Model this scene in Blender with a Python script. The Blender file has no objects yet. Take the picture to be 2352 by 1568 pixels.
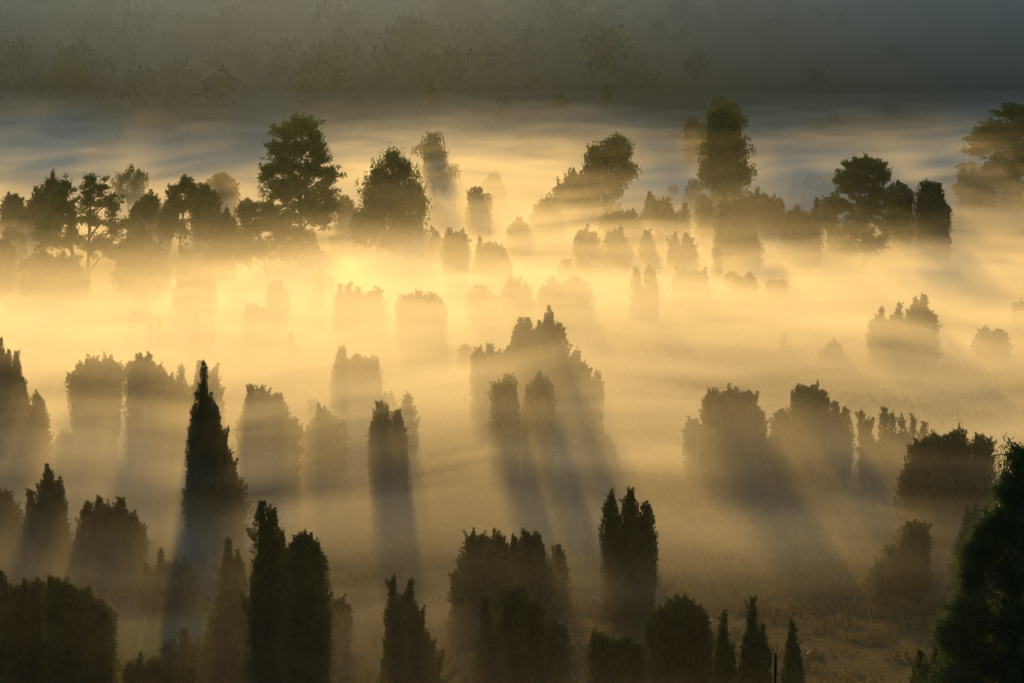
import bpy, math, random
import numpy as np
from mathutils import Vector

# ------------------------------------------------------------------ camera, light, exposure
S = bpy.context.scene
COL = bpy.data.collections.new("scene"); S.collection.children.link(COL)
F = 6533.0                        # focal length in units of the 2352-wide photograph
PITCH = math.atan(624.0 / F)      # looking slightly down into the valley
CAMZ = 22.0
cam = bpy.data.cameras.new("camera"); cam.lens = 100.0; cam.sensor_width = 36.0
cam.clip_start = 0.5; cam.clip_end = 6000
camo = bpy.data.objects.new("camera", cam); COL.objects.link(camo)
camo.location = (0, 0, CAMZ); camo.rotation_euler = (math.pi / 2 - PITCH, 0, 0)
S.camera = camo
SUN_EL, SUN_AZ = math.radians(9.6), math.radians(-4.0)     # azimuth from +Y towards +X
w = bpy.data.worlds.new("World"); S.world = w; w.use_nodes = True
nt = w.node_tree
sky = nt.nodes.new("ShaderNodeTexSky"); sky.sky_type = 'NISHITA'; sky.sun_disc = False
sky.sun_elevation = SUN_EL; sky.sun_rotation = SUN_AZ; sky.air_density = 1.0; sky.dust_density = 0.3; sky.ozone_density = 1.6
bg = nt.nodes["Background"]; bg.inputs["Strength"].default_value = 0.15
wb = nt.nodes.new("ShaderNodeMixRGB"); wb.blend_type = 'MULTIPLY'; wb.inputs[0].default_value = 1; wb.inputs[2].default_value = (.96, 1.02, .90, 1)
nt.links.new(sky.outputs[0], wb.inputs[1]); nt.links.new(wb.outputs[0], bg.inputs[0])
sun = bpy.data.lights.new("sun", 'SUN'); sun.energy = 3.0; sun.angle = math.radians(0.5)
sun.color = (1.0, 0.56, 0.11)
suno = bpy.data.objects.new("sun", sun); COL.objects.link(suno)
sd = Vector((math.sin(SUN_AZ) * math.cos(SUN_EL), math.cos(SUN_AZ) * math.cos(SUN_EL), math.sin(SUN_EL)))
suno.rotation_euler = (-sd).to_track_quat('-Z', 'Y').to_euler()
S.view_settings.view_transform = 'Standard'; S.view_settings.look = 'None'
S.view_settings.exposure = 0.0; S.view_settings.gamma = 1.0
c = S.cycles
c.use_denoising = True; c.max_bounces = 4; c.diffuse_bounces = 2; c.glossy_bounces = 1
c.transmission_bounces = 2; c.volume_bounces = 0; c.transparent_max_bounces = 8
c.volume_step_rate = 0.19; c.volume_max_steps = 400; c.sample_clamp_indirect = 4.0
c.use_adaptive_sampling = False; c.filter_width = 1.1
S.render.use_persistent_data = False

HAZE_D, HAZE_G = 0.000036, 0.90
FOG_D, FOG_G = 0.038, 0.60

# ------------------------------------------------------------------ helpers
def noise3(p, sc, seed=0):
    """cheap smooth pseudo-noise in about -1..1 (sum of rotated sines)"""
    r = np.random.RandomState(seed + 17)
    out = np.zeros(len(p))
    for k in range(5):
        d = r.normal(size=3); d /= np.linalg.norm(d)
        f = (1.0 + 0.45 * k) * 2 * math.pi / sc
        out += np.sin(p @ d * f + r.uniform(0, 6.28)) * (0.45 / (1 + 0.35 * k))
    return out

def hfun(x, y):
    """terrain height"""
    x = np.asarray(x, float); y = np.asarray(y, float)
    z = np.zeros(np.broadcast(x, y).shape)
    t = np.clip(1 - y / 82.0, 0, 1.35)
    z = z + 20.2 * t ** 1.35
    a = np.clip((y - 505) / 130.0, 0, 1)                       # foot of the far slope
    z = z + 7.0 * a * a
    sx = np.clip((x - 5) / 75.0, 0, 1)
    ridge = 79.5 + 27 * sx * sx * (3 - 2 * sx) + 4 * np.sin(x * 0.05 + 0.6) + 3 * np.sin(x * 0.11 + 2.0)
    b = np.clip((y - 630 + 16 * np.sin(x * 0.02 + 1)) / 290.0, 0, 1)
    z = z + (ridge - 7) * (b ** 1.08)
    # low rise on the right where the dark group of trees stands
    z = z + 3.6 * np.exp(-(((x - 84) / 24.0) ** 2 + ((y - 410) / 30.0) ** 2))
    z = z + 0.22 * np.sin(x * 0.19 + 0.3 * np.sin(y * 0.11)) * np.sin(y * 0.13 + 1.1) + 0.15 * np.sin(x * 0.05 + y * 0.033)
    return z

cp, sp = math.cos(PITCH), math.sin(PITCH)
def ray(px, py):
    u = (px - 1176.0) / F; v = (784.0 - py) / F
    return np.array([u, cp + v * sp, v * cp - sp])
def at(px, py, D):
    """world point on the pixel's ray at depth world-y = D"""
    d = ray(px, py); return np.array([0, 0, CAMZ]) + d * (D / d[1])
def ground(px, py):
    """depth where the pixel's ray meets the terrain"""
    d = ray(px, py)
    D = 60.0
    while D < 1200:
        p = np.array([0, 0, CAMZ]) + d * (D / d[1])
        if p[2] <= float(hfun(p[0], p[1])): return D
        D += 0.5
    return 700.0

class MB:
    """collects vertices and faces, then links ONE mesh"""
    def __init__(s): s.v = []; s.f = []; s.n = 0
    def add(s, V, Fc):
        s.v.append(np.asarray(V, float).reshape(-1, 3)); s.f.append(np.asarray(Fc, int) + s.n); s.n += len(s.v[-1])
    def build(s, name, mat, parent=None, origin=(0, 0, 0), smooth=False):
        V = np.concatenate(s.v) - np.asarray(origin)
        m = bpy.data.meshes.new(name)
        m.vertices.add(len(V)); m.vertices.foreach_set("co", V.astype(np.float32).ravel())
        k = [f.shape[1] for f in s.f]
        loops = np.concatenate([f.ravel() for f in s.f]); cnt = np.concatenate([np.full(len(f), f.shape[1]) for f in s.f])
        st = np.concatenate([[0], np.cumsum(cnt)[:-1]])
        m.loops.add(len(loops)); m.loops.foreach_set("vertex_index", loops.astype(np.int32))
        m.polygons.add(len(cnt)); m.polygons.foreach_set("loop_start", st.astype(np.int32))
        if smooth: m.polygons.foreach_set("use_smooth", np.ones(len(cnt), bool))
        m.materials.append(mat); m.update(calc_edges=True)
        o = bpy.data.objects.new(name, m); COL.objects.link(o)
        if parent is not None: o.parent = parent
        return o

def unit(a): return a / np.maximum(np.linalg.norm(a, axis=1, keepdims=True), 1e-9)
def sprays(mb, P, Dr, L, W, rs):
    """little pointed leaf clumps: one kite-shaped face each"""
    Dr = unit(Dr); n = len(P)
    side = unit(np.cross(Dr, rs.normal(size=(n, 3))))
    L = np.broadcast_to(L, (n,))[:, None]; W = np.broadcast_to(W, (n,))[:, None]
    nrm = np.cross(Dr, side)
    V = np.stack([P, P + Dr * L * .45 + side * W * .5, P + Dr * L + nrm * L * .12, P + Dr * L * .45 - side * W * .5], 1)
    mb.add(V.reshape(-1, 3), np.arange(4 * n).reshape(n, 4))

def tube(mb, pts, rad, sides=6):
    pts = np.asarray(pts, float); rad = np.asarray(rad, float); n = len(pts)
    tg = unit(np.gradient(pts, axis=0)); ref = np.array([0.31, 0.2, 0.93])
    a = unit(np.cross(tg, np.where(np.abs(tg @ ref)[:, None] > .97, np.array([1., 0, 0]), ref))); b = np.cross(tg, a)
    th = np.linspace(0, 2 * math.pi, sides, endpoint=False)
    V = pts[:, None, :] + rad[:, None, None] * (np.cos(th)[None, :, None] * a[:, None, :] + np.sin(th)[None, :, None] * b[:, None, :])
    i = np.arange(n - 1)[:, None] * sides; j = np.arange(sides)[None, :]; j2 = (j + 1) % sides
    mb.add(V.reshape(-1, 3), np.stack([i + j, i + j2, i + sides + j2, i + sides + j], -1).reshape(-1, 4))

def prof(t, st, asp=2.0):
    """radius along the axis; asp = height / width, so that tops keep their shape on tall plants"""
    t = np.clip(t, 0, 1)
    if st == 't': return (1 - t) ** .8 * (.55 + .45 * np.clip(t / .25, 0, 1))
    k, e, lo, hw, pw = dict(c=(.75, 2.2, .62, .5, .5), d=(.95, 2.0, .72, .35, .55), s=(2.0, 1.6, .66, .5, .8),
                        p=(3.0, 1.25, .8, .2, 1.0), v=(.42, 2.2, .3, .8, .5))[st]
    t0 = max(.06, 1 - k / asp)
    a = lo + (1 - lo) * np.clip(t / min(hw, t0 + .05), 0, 1) ** (1.3 if st == 'v' else 1)
    q = np.clip((t - t0) / (1 - t0), 0, 1)
    return a * np.maximum(1 - q ** e, 0) ** pw

def flame(mb, A, B, r, st, u, rs, seed, cov=1.0, core=.86, lump=.2, spread=.75, Lpx=8.5, Wpx=2.7):
    """foliage surface round the axis A->B (solid lumpy inside, sprays outside). u = metres per photo unit"""
    A = np.asarray(A, float); B = np.asarray(B, float); ax = B - A; H = np.linalg.norm(ax); axn = ax / H
    e1 = np.cross(axn, [0.13, 1, 0.07]); e1 /= np.linalg.norm(e1); e2 = np.cross(axn, e1)
    sc = max(r * 1.1, H * .12); asp = H / (2 * r)
    def surf(t, ph, k):
        R = r * prof(t, st, asp)
        P0 = A + ax * t[:, None]; o = np.cos(ph)[:, None] * e1 + np.sin(ph)[:, None] * e2
        P = P0 + o * R[:, None]
        nz = noise3(P, sc, seed) + .8 * noise3(P, max(sc * .35, 16 * u), seed + 3)
        return P0 + o * (R * (1 + lump * nz) * k)[:, None], o
    if core > 0:
        nt_, na = (14, 14) if r / u > 12 else (8, 8)
        t = np.repeat(np.linspace(0, .985, nt_), na); ph = np.tile(np.linspace(0, 2 * math.pi, na, endpoint=False), nt_)
        P, _ = surf(t, ph, core)
        i = np.arange(nt_ - 1)[:, None] * na; j = np.arange(na)[None, :]; j2 = (j + 1) % na
        mb.add(P, np.stack([i + j, i + j2, i + na + j2, i + na + j], -1).reshape(-1, 4))
    L, W = Lpx * u, Wpx * u
    area = 2 * math.pi * r * .75 * H
    n = int(min(20000, max(14, cov * 1.25 * area / (.5 * L * W))))
    t = rs.uniform(0, 1, n) ** .85; acc = rs.uniform(0, 1, n) < (.25 + prof(t, st, asp)); t = t[acc]; n = len(t)
    ph = rs.uniform(0, 2 * math.pi, n)
    P, o = surf(t, ph, rs.uniform(.72, 1.13, n))
    d = o * spread + axn * rs.uniform(.35, 1.1, (n, 1)) + np.array([0, 0, .3]) + rs.normal(size=(n, 3)) * .33
    sprays(mb, P, d, L * rs.uniform(.5, 1.35, n), W * rs.uniform(.6, 1.3, n), rs)

# ------------------------------------------------------------------ materials
def mat_new(name):
    m = bpy.data.materials.new(name); m.use_nodes = True; return m, m.node_tree, m.node_tree.nodes["Principled BSDF"]
def foliage_mat(name, c1, c2, trans=.35, scale=1.3):
    m, t, p = mat_new(name)
    tc = t.nodes.new("ShaderNodeTexCoord"); nz = t.nodes.new("ShaderNodeTexNoise"); nz.inputs["Scale"].default_value = scale; nz.inputs["Detail"].default_value = 3
    t.links.new(tc.outputs["Object"], nz.inputs["Vector"])
    r = t.nodes.new("ShaderNodeValToRGB"); r.color_ramp.elements[0].position = .35; r.color_ramp.elements[1].position = .65
    r.color_ramp.elements[0].color = (*c1, 1); r.color_ramp.elements[1].color = (*c2, 1)
    t.links.new(nz.outputs[0], r.inputs[0]); t.links.new(r.outputs[0], p.inputs["Base Color"])
    p.inputs["Roughness"].default_value = .62; p.inputs["Specular IOR Level"].default_value = .25
    tr = t.nodes.new("ShaderNodeBsdfTranslucent"); hs_ = t.nodes.new('ShaderNodeHueSaturation'); hs_.inputs['Value'].default_value = 1.8; t.links.new(r.outputs[0], hs_.inputs['Color']); t.links.new(hs_.outputs[0], tr.inputs[0])
    mx = t.nodes.new("ShaderNodeMixShader"); mx.inputs[0].default_value = trans
    out = t.nodes["Material Output"]
    t.links.new(p.outputs[0], mx.inputs[1]); t.links.new(tr.outputs[0], mx.inputs[2]); t.links.new(mx.outputs[0], out.inputs[0])
    return m
M_JUN = foliage_mat("juniper_needles", (.018, .032, .013), (.044, .064, .022), .42)
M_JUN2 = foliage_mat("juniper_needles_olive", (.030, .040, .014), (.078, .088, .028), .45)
M_LEAF = foliage_mat("oak_leaves", (.030, .062, .016), (.065, .115, .026), .45)
M_BIRCH = foliage_mat("birch_leaves", (.032, .058, .018), (.075, .110, .032), .45)
M_WOOD = foliage_mat("woodland_leaves", (.010, .030, .024), (.028, .064, .044), .25, .25)
M_HEATH = foliage_mat("heather_sprigs", (.060, .045, .020), (.120, .092, .034), .35, .09)
M_GRASS = foliage_mat("grass_blades", (.08, .11, .02), (.15, .17, .035), .45, .4)
def bark_mat():
    m, t, p = mat_new("bark")
    tc = t.nodes.new("ShaderNodeTexCoord"); nz = t.nodes.new("ShaderNodeTexNoise"); nz.inputs["Scale"].default_value = 5
    t.links.new(tc.outputs["Object"], nz.inputs["Vector"])
    r = t.nodes.new("ShaderNodeValToRGB"); r.color_ramp.elements[0].color = (.035, .027, .02, 1); r.color_ramp.elements[1].color = (.10, .08, .06, 1)
    t.links.new(nz.outputs[0], r.inputs[0]); t.links.new(r.outputs[0], p.inputs["Base Color"]); p.inputs["Roughness"].default_value = .85
    return m
M_BARK = bark_mat()
M_POST, _t, _p = mat_new('dark_wood'); _p.inputs['Base Color'].default_value = (.018, .014, .010, 1); _p.inputs['Roughness'].default_value = .9; _p.inputs['Specular IOR Level'].default_value = .1  # very dark matt brown for the thin post
def ground_mat():
    m, t, p = mat_new("heath_ground")
    tc = t.nodes.new("ShaderNodeTexCoord")
    n1 = t.nodes.new("ShaderNodeTexNoise"); n1.inputs["Scale"].default_value = .05; n1.inputs["Detail"].default_value = 5
    n2 = t.nodes.new("ShaderNodeTexNoise"); n2.inputs["Scale"].default_value = 1.4; n2.inputs["Detail"].default_value = 6; n2.inputs["Roughness"].default_value = .7
    for n in (n1, n2): t.links.new(tc.outputs["Object"], n.inputs["Vector"])
    r1 = t.nodes.new("ShaderNodeValToRGB"); r1.color_ramp.elements[0].position = .42; r1.color_ramp.elements[1].position = .62
    r1.color_ramp.elements[0].color = (.075, .052, .026, 1); r1.color_ramp.elements[1].color = (.070, .085, .028, 1)
    r2 = t.nodes.new("ShaderNodeValToRGB"); r2.color_ramp.elements[0].position = .3; r2.color_ramp.elements[1].position = .75
    r2.color_ramp.elements[0].color = (.35, .35, .35, 1); r2.color_ramp.elements[1].color = (1, 1, 1, 1)
    mx = t.nodes.new("ShaderNodeMixRGB"); mx.blend_type = 'MULTIPLY'; mx.inputs[0].default_value = 1
    t.links.new(n1.outputs[0], r1.inputs[0]); t.links.new(n2.outputs[0], r2.inputs[0])
    n3 = t.nodes.new("ShaderNodeTexNoise"); n3.inputs["Scale"].default_value = .42; n3.inputs["Detail"].default_value = 4; t.links.new(tc.outputs["Object"], n3.inputs["Vector"])
    r3 = t.nodes.new("ShaderNodeValToRGB"); r3.color_ramp.elements[0].position = .38; r3.color_ramp.elements[1].position = .62; r3.color_ramp.elements[0].color = (.4, .38, .4, 1)
    sp_ = t.nodes.new("ShaderNodeSeparateXYZ"); t.links.new(tc.outputs["Object"], sp_.inputs[0]); mr = t.nodes.new("ShaderNodeMapRange"); mr.inputs[1].default_value = 430; mr.inputs[2].default_value = 620; t.links.new(sp_.outputs[1], mr.inputs[0])
    gh = t.nodes.new("ShaderNodeMixRGB"); gh.inputs[2].default_value = (.034, .062, .036, 1); t.links.new(mr.outputs[0], gh.inputs[0]); t.links.new(r1.outputs[0], gh.inputs[1]); r1 = gh   # greener heath on the far slope
    m3 = t.nodes.new("ShaderNodeMixRGB"); m3.blend_type = 'MULTIPLY'; m3.inputs[0].default_value = 1; t.links.new(n3.outputs[0], r3.inputs[0]); t.links.new(r1.outputs[0], m3.inputs[1]); t.links.new(r3.outputs[0], m3.inputs[2])
    t.links.new(m3.outputs[0], mx.inputs[1]); t.links.new(r2.outputs[0], mx.inputs[2]); t.links.new(mx.outputs[0], p.inputs["Base Color"])
    bp = t.nodes.new("ShaderNodeBump"); bp.inputs["Strength"].default_value = .9; bp.inputs["Distance"].default_value = .5
    t.links.new(n2.outputs[0], bp.inputs["Height"]); t.links.new(bp.outputs[0], p.inputs["Normal"])
    p.inputs["Roughness"].default_value = .95; p.inputs["Specular IOR Level"].default_value = .1
    return m
M_GROUND = ground_mat()

# ------------------------------------------------------------------ the setting
def axis_pts(segs):
    out = []
    for a, b, s in segs: out += list(np.arange(a, b, s))
    return np.array(out + [segs[-1][1]])
gx = axis_pts([(-2500, -400, 150), (-400, -120, 10), (-120, 120, 2.5), (120, 400, 10), (400, 2500, 150)])
gy = axis_pts([(-120, 60, 12), (60, 250, 2), (250, 800, 5), (800, 1000, 20), (1000, 5000, 250)])
X, Y = np.meshgrid(gx, gy); Z = hfun(X, Y)
g = MB(); nx = len(gx); i = np.arange(len(gy) - 1)[:, None] * nx; j = np.arange(nx - 1)[None, :]
g.add(np.stack([X, Y, Z], -1).reshape(-1, 3), np.stack([i + j, i + j + 1, i + nx + j + 1, i + nx + j], -1).reshape(-1, 4))
go = g.build("ground", M_GROUND, smooth=True); go["kind"] = "structure"

def tag(o, label, cat, group=None, kind=None):
    if kind: o["kind"] = kind
    else: o["label"] = label; o["category"] = cat
    if label: o["label"] = label
    if group: o["group"] = group

def heather():
    rs = np.random.RandomState(5)
    h = MB(); gr = MB()
    n = 150000
    # density falls with distance so that tufts stay about the same size in the picture
    y = 84 + 160 * rs.uniform(0, 1, n) ** 1.7
    x = rs.uniform(-1, 1, n) * (y * .19 + 3)
    # clumped
    P = np.stack([x, y, hfun(x, y)], 1)
    cl = noise3(P * [1, 1, 0], 7.5, 4) + .7 * noise3(P * [1, 1, 0], 2.6, 8)
    keep = rs.uniform(-.6, .6, n) < cl + .05
    green = noise3(P * [1, 1, 0], 38, 21) + np.exp(-(((x + 14) / 7) ** 2 + ((y - 101) / 9) ** 2)) * 1.5 > 1.05
    P[:, 2] += np.maximum(0, cl) * .16
    for mb, sel, hh in ((h, keep & ~green, .30), (gr, green, .34)):
        Q = P[sel]
        for k in range(2):
            d = rs.normal(size=(len(Q), 3)) * .55 + [0, 0, 1.0]
            s = hh * (Q[:, 1] / 110) * rs.uniform(.5, 1.3, len(Q))
            sprays(mb, Q + rs.normal(size=Q.shape) * [.14, .14, .03], d, s, s * .36, rs)
    o = h.build("heather", M_HEATH); tag(o, "brown heather covering the valley floor", None, kind="stuff")
    o = gr.build("grass", M_GRASS); tag(o, "patches of pale green grass among the heather", None, kind="stuff")
heather()

# ------------------------------------------------------------------ trees
COUNT = [0]
def root(name, D, px, label, cat, group):
    p = at(px, 784, D); z = float(hfun(p[0], D))
    e = bpy.data.objects.new(name, None); e.empty_display_size = .5; COL.objects.link(e)
    e.location = (p[0], D, z); tag(e, label, cat, group); return e, np.array([p[0], D, z])

def juniper(by, tops, label, name='juniper_bush', jag=.6, core=.74, group=None, mat=None, D=None, cat='juniper', lump=.21, foot=.04, cov=1.0, splay=.0, sprout=1.0):
    COUNT[0] += 1; seed = COUNT[0] * 7; rs = np.random.RandomState(seed)
    xs = [t[0] for t in tops]; cx = sum(xs) / len(xs)
    if 595 < by <= 645 and not 1050 < xs[0] < 1460: by -= 24
    if D is None: D = ground(cx, by)
    u = D / F
    e, base = root(name, D, cx, label, cat, group)
    mb = MB()
    for k, (x, yt, wd, st) in enumerate(tops):
        dy = (rs.uniform(-.5, .5) * wd * u) if len(tops) > 1 else 0
        top = at(x, yt, D + dy); r = wd * u * .5 * .93
        A = np.array([top[0] + (base[0] - top[0]) * splay, D + dy, 0.0]); A[2] = float(hfun(A[0], A[1])) - .1
        H = top[2] - A[2]
        A0 = A + [0, 0, H * foot]
        B = top - [0, 0, (10 if st in 'cdv' else 6) * u * min(jag, 1.3) + lump * r * (.35 if st in 'cdv' else .1)]
        flame(mb, A0, B, r, st, u, rs, seed + k, core=core, lump=lump, cov=cov)
        # shoots that break up the outline
        n = int(min(170, (5 + math.pi * r * H / (17.5 * u) ** 2) * jag * 1.3 * sprout))
        for q in range(n):
            t = 1 - rs.uniform(0, 1) ** 1.5 * .92; ph = rs.uniform(0, 6.283)
            R = r * prof(np.array([t]), st, H / (2 * r))[0]
            o = np.array([math.cos(ph), math.sin(ph), 0])
            s = A0 + (B - A0) * t + o * R * .82
            ln = u * rs.uniform(8, 19) * (1 + 1.3 * rs.uniform() ** 6 * min(jag, 1.5)) * min(1.1, max(.5, wd / 60))
            d = o * rs.uniform(.2, 1.0) * (1.15 - .6 * t) + np.array([0, 0, 1.]) + rs.normal(size=3) * .2
            s = s - np.array([0, 0, ln * .35]); d /= np.linalg.norm(d)
            flame(mb, s, s + d * ln * 1.25, ln * rs.uniform(.10, .2), 't', u, rs, seed + 50 + q, core=0, lump=.1, cov=1.6, Lpx=6, Wpx=2.2)
        tp = np.linspace(0, 1, 5)[:, None]
        tr = MB(); tube(tr, A + (B - A) * tp * .8 - [0, 0, .1], np.linspace(.05 + H * .012, .02, 5)); tr.build("trunk", M_BARK, e, base)
    mb.build("crown", mat or M_JUN, e, base)
    return e

def leafy(by, blobs, label, name='oak_tree', kind='oak', group=None, D=None, cat='tree', mat=None, dens=1.0, trunk_x=None, clump=15, spread_d=.8):
    """broadleaved tree: trunk, limbs to each mass of foliage, clumps of leaves with gaps between"""
    COUNT[0] += 1; seed = COUNT[0] * 7; rs = np.random.RandomState(seed)
    if 595 < by <= 645: by -= 20
    cx = trunk_x if trunk_x is not None else sum(b[0] for b in blobs) / len(blobs)
    if D is None: D = ground(cx, by)
    u = D / F
    e, base = root(name, D, cx, label, cat, group)
    mb = MB(); tr = MB()
    topb = min(blobs, key=lambda b: b[1]); tp = at(topb[0], topb[1], D); H = tp[2] - base[2]
    wob = np.array([0, .25 * u * 60, 0])
    T = np.linspace(0, 1, 9)
    TP = base + (tp - base) * T[:, None] + np.sin(T * 5 + seed)[:, None] * wob * .1
    TP[0, 2] -= .3
    tube(tr, TP, np.interp(T, [0, .08, 1], [H * .026 + .05, H * .018 + .03, .03]), 8)
    for (bx, by_, rx, ry) in blobs:
        C0 = at(bx, by_, D); C0[1] += rs.uniform(-.3, .3) * rx * u
        rr = np.array([rx * u, (rx * .75 + 6) * u * spread_d, ry * u])
        # limb
        tz = min(max(C0[2] - abs(C0[0] - TP[0, 0]) * .8 - rr[2] * .5, base[2] + H * .15), tp[2] - .1)
        k = np.interp(tz, TP[:, 2], T); S0 = np.array([np.interp(k, T, TP[:, q]) for q in range(3)])
        q = np.linspace(0, 1, 6)[:, None]
        L = S0 + (C0 - S0) * q + np.array([0, 0, 1]) * (np.sin(q * math.pi) * .12 * np.linalg.norm(C0 - S0)) + rs.normal(size=(6, 3)) * .02 * H * (q * (1 - q) * 2)
        tube(tr, L, np.linspace(H * .009 + .02, .02, 6), 5)
        nb = int(max(4, (5 + rx * ry / 90) * dens)); fr = [.25, .5, .72, .9, 1.06]
        out = (C0 - (TP[0] + TP[-1]) / 2); out = out / (np.linalg.norm(out) + .01)
        C = []; V_ = []; RC = []
        for bi in range(nb):
            v = rs.normal(size=3) + out * .45 + [0, 0, .25]; v /= np.linalg.norm(v); ext = rs.uniform(.7, 1.38)
            E = C0 + v * rr * ext; mid = (C0 + E) / 2 + rs.normal(size=3) * .1 * np.linalg.norm(E - C0)
            tube(tr, [C0 + (E - C0) * .05, mid, E], [.03 + H * .0022, .02 + H * .0015, .012], 4)
            for f in fr:
                if rs.uniform() < .12: continue
                C.append(C0 + (E - C0) * f + (mid - (C0 + E) / 2) * 2 * f * (1 - f) * 2 + rs.normal(size=3) * clump * u * .3); V_.append(v); RC.append(clump * u * rs.uniform(.6, 1.35) * (1.15 - .45 * f))
        v = V_; n = len(C)
        for ci in range(n):
            cc = C[ci]; rc = RC[ci]
            m = int(52 * (rc / (clump * u)) ** 2)
            if kind == 'birch':
                ns = 5; st = cc + rs.normal(size=(ns, 3)) * rc * .55
                idx = rs.randint(0, ns, m); dr = rs.uniform(0, 1, m)
                P = st[idx] + rs.normal(size=(m, 3)) * rc * .16; P[:, 2] -= dr * rc * 1.9
                d = rs.normal(size=(m, 3)) * .6 + [0, 0, -.8]
            elif kind == 'spruce':
                P = cc + rs.normal(size=(m, 3)) * rc * [.6, .5, .2]; P[:, 2] -= np.abs(P[:, 0] - cc[0]) * .2
                d = rs.normal(size=(m, 3)) * .4 + v[ci] * [1, 1, .1] + [0, 0, -.25]
            else:
                P = cc + rs.normal(size=(m, 3)) * rc * [.46, .46, .34]; d = rs.normal(size=(m, 3)) + v[ci] * .5 + [0, 0, .2]
            sprays(mb, P, d, 5.2 * u * rs.uniform(.5, 1.3, m), 3.4 * u * rs.uniform(.6, 1.2, m), rs)
    mb.build("crown", mat or (M_BIRCH if kind == 'birch' else M_LEAF), e, base); tr.build("trunk", M_BARK, e, base)
    return e

J, T = juniper, leafy
G1 = "junipers in the misty valley"; G2 = "small far junipers on the dim slope"; G3 = "broadleaved trees rising out of the mist"
# ---- nearest row, along the bottom of the picture
J(1700, [(1662,1408,42,'p'),(1680,1478,28,'p'),(1650,1480,30,'p')], "slim black pointed juniper, left one of three by the thin post", 'juniper_tree', D=88, group=G1, jag=.7)
J(1700, [(1728,1376,46,'p'),(1752,1432,44,'p'),(1714,1450,42,'p'),(1738,1470,72,'s')], "tallest black spire juniper between the two slimmer black ones", 'juniper_tree', D=88, group=G1, jag=.7)
J(1700, [(1820,1428,38,'p'),(1812,1478,36,'p'),(1834,1490,32,'p')], "slim black juniper standing alone just right of the thin post", 'juniper_tree', D=86, group=G1, jag=.7)
J(1650, [(1375,1448,50,'c'),(1408,1462,44,'c'),(1440,1458,46,'c'),(1392,1500,80,'d'),(1468,1475,44,'c')], "low dark bush of knobbly tufts in front of the round dark juniper", D=92, group=G1, splay=.15)
J(1620, [(1562,1364,76,'c'),(1508,1398,64,'c'),(1600,1386,52,'c'),(1535,1440,110,'d'),(1622,1420,40,'s')], "bulky dark juniper with ragged round tops left of the black spires", D=95, group=G1)
J(1620, [(1180,1336,84,'c'),(1116,1372,62,'p'),(1222,1375,66,'c'),(1280,1425,56,'c'),(1170,1440,150,'d')], "dark green juniper with a high rounded middle and shaggy sides", D=96, group=G1)
J(1475, [(1095,1224,66,'c'),(1142,1232,66,'c'),(1182,1234,50,'p'),(1218,1222,66,'c'),(1072,1290,70,'c'),(1245,1290,60,'c'),(1050,1390,46,'d')], "broad juniper of many upright tops behind the shaggy dark green one", group=G1, jag=.7)
J(1430, [(1282,1256,56,'s'),(1270,1300,56,'s')], "single leaf shaped juniper spire leaning out at right of the broad many topped one", group=G1)
J(1428, [(1404,1131,46,'s'),(1447,1127,50,'s'),(1484,1150,46,'s'),(1425,1210,70,'c'),(1470,1215,70,'c'),(1445,1260,120,'c')], "upright juniper with three finger like tops on the open heath", 'juniper_tree', group=G1, jag=.6)
J(1620, [(903,1320,30,'p'),(942,1326,36,'p'),(925,1372,100,'p'),(948,1395,120,'p'),(905,1410,80,'p'),(960,1410,96,'p'),(985,1480,80,'p'),(930,1470,150,'p')], "dark spiky juniper with two thin drooping tips at bottom centre", 'juniper_tree', D=96, group=G1, jag=1.6, core=.7, lump=.35)
J(1640, [(602,1145,40,'s'),(625,1172,40,'s'),(610,1230,66,'s'),(648,1218,34,'p'),(590,1350,60,'c')], "thin black juniper with an open ragged top beside the great dark dome", 'juniper_tree', D=95, group=G1, jag=1.2, core=.45, lump=.4, cov=.8)
J(1650, [(697,1226,92,'d'),(668,1260,70,'c'),(722,1262,66,'d'),(705,1330,112,'d')], "large near black dome shaped juniper at lower left centre", 'juniper_tree', D=94, group=G1, jag=.5)
J(1480, [(524,1233,36,'p'),(545,1258,30,'p'),(520,1290,76,'p'),(553,1290,40,'p')], "olive juniper with several sharp tips behind the thin black open one", group=G1, mat=M_JUN2, jag=1.1)
J(1600, [(528,1346,58,'c'),(510,1400,70,'c'),(545,1400,60,'c'),(490,1450,50,'d')], "rounded mossy juniper at left foot of the thin black open one", group=G1, mat=M_JUN2, D=100)
J(1500, [(782,1374,52,'d'),(765,1392,40,'d')], "small rounded juniper half hidden right of the near black dome", group=G1)
J(1640, [(118,1322,44,'s'),(140,1326,50,'c'),(165,1340,40,'s'),(185,1348,50,'c'),(205,1345,34,'p'),(222,1368,44,'c'),(246,1390,40,'c'),(175,1390,150,'d')], "wide shaggy dark juniper thicket at lower left", D=95, group=G1, jag=.8, mat=M_JUN2)
J(1640, [(4,1312,34,'s'),(30,1338,44,'c'),(55,1330,34,'p'),(82,1328,50,'c'),(60,1346,60,'c'),(45,1385,130,'d')], "shaggy dark juniper cut by the left edge at the bottom", D=96, group=G1, jag=.8, mat=M_JUN2)
J(1600, [(425,1444,50,'p'),(395,1462,40,'d'),(450,1470,40,'d')], "small spiky shrub on the green grass at lower left", 'juniper_shrub', D=100, group=G1, mat=M_JUN2, jag=1)
J(1650, [(322,1495,32,'p'),(355,1505,50,'d'),(300,1515,40,'d'),(395,1510,44,'d'),(430,1520,50,'d')], "low ragged shrub line along the bottom left of the picture", 'juniper_shrub', D=93, group=G1, mat=M_JUN2, jag=1)
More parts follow.
